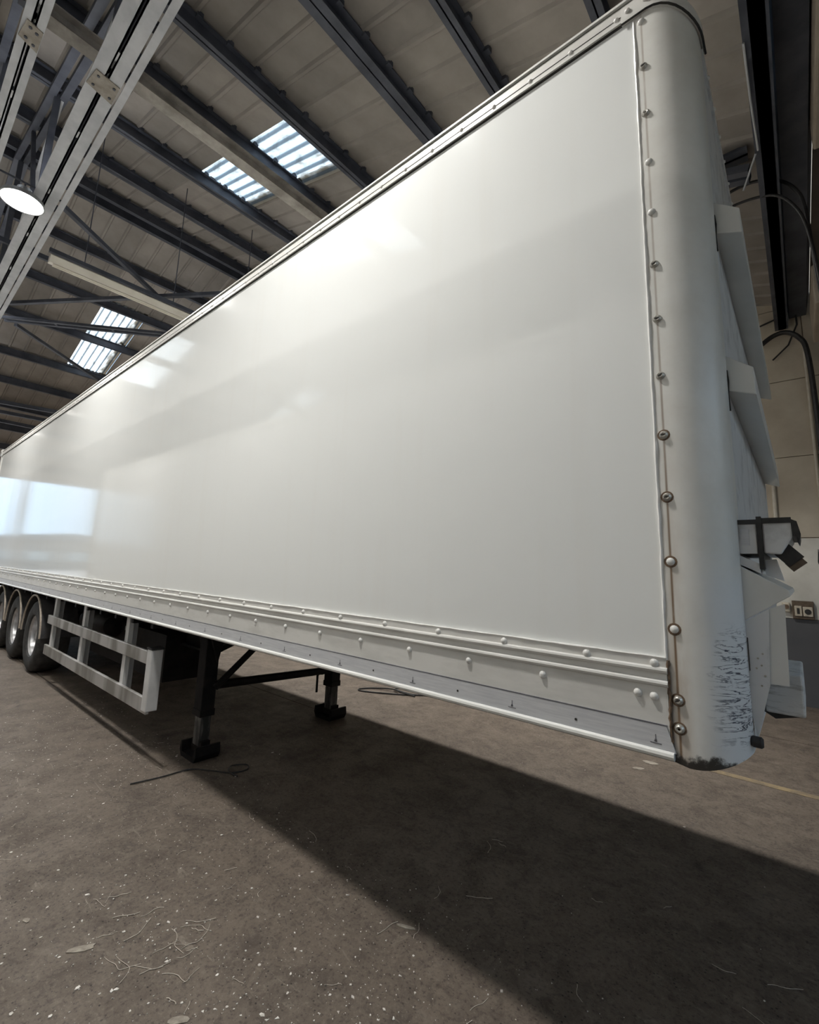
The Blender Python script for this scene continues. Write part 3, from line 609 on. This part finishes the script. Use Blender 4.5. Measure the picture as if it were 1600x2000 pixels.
tp_('cap_seam', MB().tube([(p[0], p[1]+0.002, 3.902-0.105*max(0.0, (p[0]+0.10)/0.162)**2) for p in pr2[:13]], 0.004, 6), 'gap', parent=cp)
for x in (-0.165, -0.10, -0.03): link('rivet', dm_t, None, cp, (x, -0.018 if x < -0.09 else 0.0, 3.945-0.105*max(0, (x+0.10)/0.162)**2))
# post rivets: painted above, bare steel with rusty rings below
pz = [3.867-0.2118*k for k in range(13)] + [1.243]
for i, z in enumerate(pz):
    bare = i in (1, 5, 6, 7, 8, 9, 12)
    if i >= 8: link('rust_ring', ring, None, post, (-0.121, -0.003, z))
    rv = link('rivet', dm_s if (bare or i in (2, 13)) else dm_p, None, post, (-0.121, -0.0035, z))
    if bare:
        s_ = link('rivet_slot', slot_me, None, post, (-0.121, -0.0035, z)); s_.rotation_euler = (0, random.uniform(-0.6, 0.3), 0)
# sealant beads
pts = [(XS+random.uniform(-0.0012, 0.0012), -0.004, 1.44+2.45*k/70) for k in range(71)]
tp_('sealant_bead', MB().tube(pts, [0.0050+random.uniform(-0.0016, 0.0016) for _ in pts], 6), 'sealant', True)
pts = [(XS-0.003-13.4*k/260, -0.010, 1.4475+random.uniform(-0.001, 0.001)) for k in range(261)]
tp_('sealant_bead', MB().tube(pts, [0.0036+random.uniform(-0.0014, 0.0014) for _ in pts], 6), 'sealant', True)
pts = [(XS+0.004+random.uniform(-0.0025, 0.0025), -0.008, 1.17+0.27*k/22) for k in range(23)]
tp_('sealant_bead', MB().tube(pts, [0.0045+random.uniform(-0.002, 0.002) for _ in pts], 6), 'rust', True)
# front wall and its fittings
fw = tp_('front_wall', MB().box(0.0, 0.048, 0.19, WID-0.19, 1.18, 3.79), 'white_dirty')
tp_('front_roof_curve', MB().prism([(XS, 3.95), (XS, 3.99), (-0.05, 3.955), (0.02, 3.87), (0.050, 3.79), (0.03, 3.76)], 'y', 0.19, WID-0.19), 'white_paint')
tp_('top_capping', MB().box(0.046, 0.056, 0.19, WID-0.19, 3.74, 3.795), 'white_dirty')
rvx = MB().lathe([(0, 0.007), (0.006, 0.006), (0.009, 0.0)], (0, 0, 0), 'x', 10).mesh('rivet', smooth=True); rvx.materials.append(M['rivet_white'])
for k in range(12): link('rivet', rvx, None, TR, (0.056, 0.32+0.171*k, 3.78))
def buffer(zt):
    b = tp_('buffer_rail', MB().prism([(0.046, zt), (0.126, zt-0.065), (0.128, zt-0.166), (0.046, zt-0.134)], 'y', 0.20, 2.25), 'white_paint', bevel=0.004)
    tp_('buffer_joint', MB().tube([(0.049, 0.198, zt-0.06), (0.052, 0.196, zt-0.10), (0.049, 0.198, zt-0.15), (0.051, 0.197, zt-0.21)], 0.0035, 5), 'gap', parent=b)
buffer(3.112); buffer(2.492)
# lamp and connector bracket
cb = tp_('connector_box', MB().box(0.048, 0.098, 0.155, 0.55, 1.783, 1.888), 'white_dirty', bevel=0.004)
tp_('box_rim', MB().box(0.046, 0.100, 0.151, 0.555, 1.878, 1.893), 'guard', parent=cb)
tp_('label_plate', MB().box(0.055, 0.078, 0.1525, 0.156, 1.81, 1.862), 'alu', parent=cb)
mp = tp_('mounting_plate', MB().box(0.099, 0.112, 0.150, 0.56, 1.735, 1.902), 'black_plastic')
lh = tp_('lamp_housing', MB().prism([(0.112, 1.888), (0.190, 1.884), (0.186, 1.835), (0.155, 1.782), (0.112, 1.785)], 'y', 0.16, 0.50), 'white_dirty', bevel=0.005)
tp_('housing_top', MB().box(0.104, 0.186, 0.153, 0.51, 1.880, 1.897), 'black_plastic', parent=lh)
tp_('end_cap', MB().prism([(0.184, 1.892), (0.199, 1.884), (0.206, 1.845), (0.202, 1.825), (0.196, 1.84), (0.186, 1.84)], 'y', 0.156, 0.50), 'black_plastic', parent=lh)
pl = tp_('plug', MB().bar((0.155, 0.20, 1.800), (0.190, 0.20, 1.760), 0.05, 0.035, (0, 1, 0)).bar((0.165, 0.20, 1.765), (0.196, 0.20, 1.788), 0.03, 0.014, (0, 1, 0)), 'black_plastic')
tp_('plug_end', MB().bar((0.178, 0.20, 1.768), (0.198, 0.20, 1.744), 0.045, 0.026, (0, 1, 0)), 'socket_brown', parent=pl)
tp_('plug_bracket', MB().prism([(0.105, 1.765), (0.140, 1.768), (0.155, 1.70), (0.112, 1.715)], 'y', 0.20, 0.26), 'white_dirty')
# shelf
sh = tp_('shelf_bracket', MB().prism([(0.048, 1.744), (0.166, 1.672), (0.169, 1.656), (0.048, 1.570)], 'y', 0.150, 0.95), 'white_paint', bevel=0.003)
tp_('shelf_flange', MB().prism([(0.048, 1.778), (0.098, 1.752), (0.100, 1.722), (0.048, 1.748)], 'y', 0.155, 0.50), 'white_dirty', parent=sh)
# lower skirt
tp_('skirt_plate', MB().prism([(0.048, 1.566), (0.112, 1.612), (0.100, 1.385), (0.086, 1.330), (0.060, 1.222), (0.048, 1.30)], 'y', 0.150, 0.175), 'white_dirty')
sp_ = tp_('skirt_plate', MB().prism([(0.112, 1.612), (0.152, 1.630), (0.146, 1.388), (0.100, 1.388)], 'y', 0.158, 0.172), 'white_paint')
tp_('skirt_slot', MB().box(0.052, 0.054, 0.148, 0.152, 1.42, 1.52), 'gap')
for x, z in ((0.075, 1.46), (0.083, 1.44), (0.088, 1.475), (0.070, 1.43), (0.09, 1.41), (0.08, 1.38)): tp_('bolt_head', MB().lathe([(0, -0.003), (0.0028, -0.0025), (0.003, 0)], (x, 0.150, z), 'y', 8), 'rivet_steel')
tp_('front_beam', MB().box(0.0, 0.046, 0.19, WID-0.19, 1.18, 1.35), 'white_dirty')
tb = tp_('timber_buffer', MB().box(0.078, 0.176, 0.27, 0.62, 1.280, 1.408), 'timber', bevel=0.006)
tb['label'] = 'white painted timber buffer block'
tp_('timber_underplate', MB().prism([(0.070, 1.280), (0.165, 1.280), (0.10, 1.262)], 'y', 0.28, 0.60), 'black_plastic', parent=tb)
tp_('rubber_stop', MB().lathe([(0, -0.015), (0.012, -0.015), (0.016, -0.010), (0.016, 0.010), (0.012, 0.015), (0, 0.015)], (0.060, 0.115, 1.222), 'x', 14), 'rubber', True)
# ---- rear frame
tp_('rear_frame', MB().box(XT-0.05, XT+0.06, -0.012, 0.10, 1.10, 4.0).box(XT-0.05, XT+0.06, WID-0.10, WID+0.012, 1.10, 4.0).box(XT-0.05, XT+0.06, 0.1, WID-0.1, 3.85, 4.0).box(XT-0.05, XT+0.06, 0.1, WID-0.1, 1.10, 1.25), 'white_paint')
rc_ = tp_('corner_casting', MB().box(XT-0.07, XT+0.13, -0.03, 0.14, 3.90, 4.045), 'white_paint', bevel=0.01)
tp_('casting_hole', MB().lathe([(0, -0.032), (0.032, -0.032), (0.032, -0.028)], (XT+0.03, 0, 3.97), 'y', 12), 'gap', parent=rc_)
for y0 in (0.10, 1.25): tp_('rear_door', MB().box(XT-0.03, XT+0.02, y0+0.005, y0+1.145, 1.25, 3.85), 'white_paint')
# ---- underside
tp_('deck', MB().box(XT+0.02, -0.02, 0.03, WID-0.03, 1.16, 1.20), 'chassis')
for y in (0.72, 1.78): tp_('chassis_beam', MB().box(XT+0.1, -3.9, y-0.07, y+0.07, 1.14, 1.16).prism([(XT+0.1, 0.80), (-4.35, 0.80), (-3.80, 1.02), (-3.80, 1.15), (XT+0.1, 1.15)], 'y', y-0.012, y+0.012).box(XT+0.1, -4.35, y-0.07, y+0.07, 0.79, 0.81).bar((-4.36, y, 0.80), (-3.78, y, 1.03), 0.14, 0.02), 'chassis')
for k in range(28): tp_('cross_member', MB().box(-0.55-0.47*k, -0.50-0.47*k, 0.06 if k > 7 else 0.5, WID-(0.06 if k > 7 else 0.5), 1.08 if k > 7 else 1.145, 1.16), 'chassis')
tp_('coupling_plate', MB().box(-1.9, -0.35, 0.55, 1.95, 1.13, 1.16), 'chassis')
# landing legs
def leg(x, y, crank):
    s = 1 if y > 1.25 else -1
    l = tp_('landing_leg', MB().box(x-0.068, x+0.068, y-0.062, y+0.062, 0.34, 1.12).box(x-0.074, x+0.074, y-0.068, y+0.068, 0.34, 0.40), 'chassis', bevel=0.006)
    tp_('inner_leg', MB().box(x-0.054, x+0.054, y-0.048, y+0.048, 0.10, 0.36), 'leg_worn', parent=l, bevel=0.004)
    f = MB().prism([(x-0.15, 0.05), (x-0.12, 0.0), (x+0.12, 0.0), (x+0.15, 0.05), (x+0.14, 0.12), (x+0.12, 0.12), (x+0.11, 0.04), (x-0.11, 0.04), (x-0.12, 0.12), (x-0.14, 0.12)], 'y', y-0.11, y+0.11)
    f.box(x-0.09, x+0.09, y-0.04, y+0.04, 0.03, 0.14)
    tp_('foot', f, 'chassis', parent=l)
    tp_('leg_bracket', MB().prism([(y-0.09, 1.12), (y+0.09, 1.12), (y-s*0.02, 0.80)], 'x', x-0.13, x-0.10).prism([(y-0.09, 1.12), (y+0.09, 1.12), (y-s*0.02, 0.80)], 'x', x+0.10, x+0.13), 'chassis', parent=l)
    if crank: tp_('crank_handle', MB().tube([(x-0.10, y-0.06, 0.46), (x-0.17, y-0.06, 0.45), (x-0.19, y-0.06, 0.42), (x-0.19, y-0.06, 0.24)], 0.013, 8), 'chassis', parent=l, smooth=True)
leg(-3.97, 0.46, False); leg(-4.00, 1.97, True)
tp_('leg_brace', MB().tube([(-3.90, 0.50, 0.60), (-3.98, 1.92, 0.52)], 0.038, 10), 'chassis', True)
tp_('leg_brace', MB().tube([(-3.88, 0.50, 0.58), (-3.90, 0.862, 0.868), (-3.90, 1.10, 1.06)], 0.030, 10), 'chassis', True)
tp_('beam_end_plate', MB().box(-3.80, -3.76, 0.62, 0.82, 1.00, 1.15), 'socket_brown')
# side guard
for z0, z1, x0 in ((0.785, 0.895, -7.68), (0.388, 0.512, -7.66)): tp_('guard_rail', MB().box(x0, -4.14, 0.030, 0.060, z0, z1), 'guard_rail', bevel=0.004)
tp_('guard_end_post', MB().box(-4.235, -4.135, 0.026, 0.125, 0.405, 0.915), 'guard_post', bevel=0.008)
tp_('post_cap', MB().box(-4.24, -4.13, 0.022, 0.13, 0.915, 0.930), 'black_plastic')
for x in (-7.52, -6.24, -4.86): tp_('guard_upright', MB().box(x-0.045, x+0.045, 0.060, 0.10, 0.40, 1.16).box(x-0.045, x-0.035, 0.06, 0.17, 0.40, 1.16), 'guard_post')
tp_('paper_tag', MB().box(-5.62, -5.42, 0.30, 0.305, 0.90, 0.945), 'white_paint')
tp_('storage_box', MB().box(-7.4, -5.0, 0.50, 1.10, 0.42, 0.90), 'chassis')
tp_('air_tank', MB().lathe([(0, 0), (0.12, 0.02), (0.15, 0.08), (0.15, 0.9), (0.12, 0.96), (0, 0.98)], (-7.3, 0.42, 0.86), 'x', 16), 'chassis', True)
# wheels
tyre_prof = [(0.285, 0.02), (0.300, 0.0), (0.36, -0.012), (0.44, -0.008), (0.485, 0.012), (0.512, 0.05), (0.516, 0.10), (0.516, 0.28), (0.512, 0.33), (0.485, 0.368), (0.36, 0.39), (0.30, 0.38), (0.285, 0.36)]
rim_prof = [(0.290, 0.015), (0.280, 0.03), (0.262, 0.045), (0.250, 0.14), (0.235, 0.20), (0.205, 0.215), (0.16, 0.205), (0.155, 0.19), (0.09, 0.18), (0.085, 0.08), (0.07, 0.06), (0.0, 0.055)]
for wx in (-8.55, -9.86, -11.17):
    for y, sg in ((0.055, 1), (WID-0.055, -1)):
        wh = tp_('wheel', MB().lathe([(r, sg*h) for r, h in tyre_prof], (wx, y, 0.514), 'y', 40), 'rubber', True)
        tp_('rim', MB().lathe([(r, sg*h) for r, h in rim_prof], (wx, y, 0.514), 'y', 32), 'rim', True, parent=wh)
        if sg == 1:
            for k in range(10):
                a = 2*PI*k/10; tp_('wheel_nut', MB().lathe([(0, 0.170), (0.014, 0.170), (0.016, 0.21)], (wx+0.182*math.cos(a), y, 0.514+0.182*math.sin(a)), 'y', 6), 'steel_grey', parent=wh)
        mg = MB(); NN = 18; a0, a1 = math.radians(2), math.radians(178)
        for rr in (0.575, 0.590):
            for i in range(NN+1):
                a = a0+(a1-a0)*i/NN
                for yy in (y-sg*0.02, y+sg*0.42): mg.v.append((wx+rr*math.cos(a), yy, 0.52+min(rr*math.sin(a), 0.60)))
        n2 = 2*(NN+1)
        for i in range(NN): mg.f += [(2*i, 2*i+1, 2*i+3, 2*i+2), (n2+2*i, n2+2*i+2, n2+2*i+3, n2+2*i+1), (2*i, 2*i+2, n2+2*i+2, n2+2*i), (2*i+1, n2+2*i+1, n2+2*i+3, 2*i+3)]
        mgo = tp_('mudguard', mg, 'guard', True)
        if sg == 1: tp_('mudguard_edge', MB().tube([(wx+0.582*math.cos(a0+(a1-a0)*i/24), y-0.024, 0.52+0.582*math.sin(a0+(a1-a0)*i/24)) for i in range(25)], 0.013, 6), 'guard_edge', True, parent=mgo)
    tp_('axle', MB().tube([(wx, 0.45, 0.514), (wx, WID-0.45, 0.514)], 0.065, 12), 'chassis', True)
    for y in (0.72, 1.78):
        tp_('spring_hanger', MB().prism([(wx+0.55, 0.82), (wx+0.75, 0.82), (wx+0.70, 0.50), (wx+0.62, 0.48)], 'y', y-0.06, y+0.06).bar((wx+0.66, y, 0.52), (wx-0.35, y, 0.44), 0.09, 0.06), 'chassis')
        tp_('air_bag', MB().lathe([(0, 0), (0.13, 0.0), (0.15, 0.06), (0.13, 0.12), (0.15, 0.19), (0.13, 0.25), (0, 0.27)], (wx-0.36, y, 0.54), 'z', 16), 'rubber', True)
tp_('rear_bumper', MB().box(XT+0.05, XT+0.15, 0.15, WID-0.15, 0.50, 0.62).box(XT+0.06, XT+0.14, 0.65, 0.78, 0.60, 1.16).box(XT+0.06, XT+0.14, 1.72, 1.85, 0.60, 1.16), 'guard_rail')

# ================================================================== neighbouring trailer (behind the camera, mirrored in the gloss)
NB = empty('box_trailer', (-0.05, -2.25, 0)); tag(NB, 'parked white box trailer behind the camera, mirrored in the glossy side', 'trailer')
def np_(name, mb, mat, smooth=False): return part(name, mb, M[mat], NB, smooth)
nx0, nx1, ny0, ny1 = -14.25, -0.05, -4.75, -2.25
np_('body', MB().box(nx0, nx1, ny0, ny1, 1.44, 3.93), 'nb_gel')
for y in (ny1, ny0):
    np_('roof_rail', MB().box(nx0, nx1, y-0.02, y+0.014, 3.90, 4.0), 'rail_white'); np_('bottom_rail', MB().box(nx0, nx1, y-0.03, y+0.010, 1.15, 1.447), 'rail_white')
np_('roof_panel', MB().box(nx0, nx1, ny0+0.03, ny1-0.03, 3.93, 3.99), 'white_paint')
np_('deck', MB().box(nx0, nx1, ny0+0.05, ny1-0.05, 1.16, 1.30), 'chassis')
for y in (ny0+0.72, ny1-0.72): np_('chassis_beam', MB().box(nx0+0.1, nx1-2.6, y-0.07, y+0.07, 0.80, 1.16), 'chassis')
for y in (ny0+0.43, ny1-0.43): np_('landing_leg', MB().box(-4.3, -4.13, y-0.075, y+0.075, 0.1, 1.12).box(-4.4, -4.03, y-0.13, y+0.13, 0, 0.1), 'chassis')
for wx in (-9.2, -10.51, -11.82):
    for y, sg in ((ny1-0.055, -1), (ny0+0.055, 1)):
        wh = np_('wheel', MB().lathe([(r, sg*h) for r, h in tyre_prof], (wx, y, 0.514), 'y', 28), 'rubber', True)
        part('rim', MB().lathe([(r, sg*h) for r, h in rim_prof], (wx, y, 0.514), 'y', 20), M['rim'], wh, True)
    np_('axle', MB().tube([(wx, ny0+0.4, 0.514), (wx, ny1-0.4, 0.514)], 0.065, 10), 'chassis', True)

# ================================================================== floor litter
single('cable', MB().tube(curve_pts([(-3.80, -0.15, 0.008), (-3.76, 0.06, 0.008), (-3.74, 0.27, 0.008), (-3.60, 0.38, 0.008), (-3.45, 0.48, 0.008), (-3.42, 0.60, 0.008), (-3.50, 0.64, 0.010), (-3.56, 0.54, 0.012), (-3.46, 0.46, 0.022), (-3.36, 0.48, 0.008)]), 0.0055, 8), M['hose'], 'thin black cable end on the floor in front of the near landing leg', 'cable', smooth=True)
single('cable', MB().tube(curve_pts([(-3.55, 3.75, 0.010), (-3.80, 3.45, 0.010), (-4.10, 3.20, 0.010), (-4.50, 2.98, 0.010), (-4.62, 3.02, 0.010), (-4.52, 3.20, 0.010), (-4.25, 3.30, 0.030), (-3.95, 3.36, 0.010), (-3.72, 3.52, 0.010), (-3.80, 3.66, 0.010), (-4.10, 3.62, 0.010), (-4.28, 3.44, 0.012), (-4.15, 3.28, 0.032), (-3.85, 3.30, 0.012)]), 0.010, 8), M['hose'], 'loose coil of black cable on the floor beyond the trailer', 'cable', smooth=True)
rng = random.Random(11)
fl = MB()
clusters = [(-2.2, -0.62, 0.30, 60), (-1.35, -0.25, 0.25, 40), (-0.55, -0.30, 0.28, 60), (-1.7, -1.0, 0.25, 25), (-0.9, -0.9, 0.3, 50)]
pts = []
for _ in range(2600): pts.append((rng.uniform(-6.5, 0.6), rng.uniform(-1.9, 0.45)))
for _ in range(1000): pts.append((rng.gauss(-0.9, 0.7), rng.gauss(-0.45, 0.35)))
for _ in range(120): pts.append((rng.uniform(-5, 0.4), rng.uniform(0.3, 5.0)))
for cx, cy, sd, k in clusters:
    for _ in range(k*2): pts.append((rng.gauss(cx, sd), rng.gauss(cy, sd*0.6)))
for x, y in pts:
    s = 0.0019*math.exp(rng.gauss(0, 0.6)); s = min(s, 0.0075); a = rng.uniform(0, 2*PI); k = rng.choice((3, 4, 5)); el = rng.uniform(0.5, 1.8)
    poly = []
    for i in range(k):
        t = 2*PI*i/k + rng.uniform(-0.3, 0.3); px, py = s*el*math.cos(t), s*math.sin(t)
        poly.append((x+px*math.cos(a)-py*math.sin(a), y+px*math.sin(a)+py*math.cos(a)))
    fl.prism(poly, 'z', 0.0002, rng.uniform(0.0012, 0.003))
o = part('floor_debris', fl, M['fleck']); tag(o, 'pale chips and grit scattered over the workshop floor', 'debris', kind='stuff')
th = MB()
def thread(x, y, L, a, r=0.0014):
    P = [(x, y, r)]; 
    for i in range(5):
        a += rng.gauss(0, 0.35); x += L/5*math.cos(a); y += L/5*math.sin(a); P.append((x, y, r+rng.uniform(0, 0.002)))
    th.tube(curve_pts(P, 3), r, 4)
for _ in range(70): thread(rng.uniform(-5.0, 0.3), rng.uniform(-1.7, 0.4), rng.uniform(0.03, 0.14), rng.uniform(0, 6.28), rng.uniform(0.0008, 0.0015))
for _ in range(22): thread(rng.gauss(-2.15, 0.20), rng.gauss(-0.58, 0.13), rng.uniform(0.05, 0.20), rng.gauss(1.0, 0.35), rng.uniform(0.0010, 0.0018))
for _ in range(14): thread(rng.uniform(-1.6, 0.1), rng.uniform(0.3, 1.6), rng.uniform(0.04, 0.14), rng.uniform(0, 6.28), 0.0012)
o = part('thread_scraps', th, M['thread']); tag(o, 'pale threads and straws strewn over the workshop floor', 'debris', kind='stuff')
def scrap(x, y, L, wd, a, lab):
    poly = []
    for i in range(9):
        t = 2*PI*i/9; rr = 1+rng.uniform(-0.25, 0.25); px, py = L/2*rr*math.cos(t), wd/2*rr*math.sin(t)
        poly.append((x+px*math.cos(a)-py*math.sin(a), y+px*math.sin(a)+py*math.cos(a)))
    single('paper_scrap', MB().prism(poly, 'z', 0.0002, 0.003), M['scrap'], lab, 'scrap', 'scraps on the floor')

scrap(-2.33, -0.83, 0.105, 0.035, 1.05, 'pale flat scrap on the floor at the lower left')
scrap(-1.38, 0.235, 0.10, 0.022, 0.4, 'pale torn tape scrap on the floor at the near shadow edge')
scrap(-1.70, -0.69, 0.075, 0.030, 0.9, 'pale crumpled scrap on the floor at the bottom edge')
scrap(-1.00, 3.27, 0.16, 0.07, 0.2, 'pale flaked scrap on the floor below the corner post')
scrap(-1.05, 3.05, 0.10, 0.05, 0.6, 'small pale scrap on the floor beside the flaked one below the post')
scrap(-2.70, -0.96, 0.04, 0.025, 0.3, 'small pale scrap on the floor near the left edge')
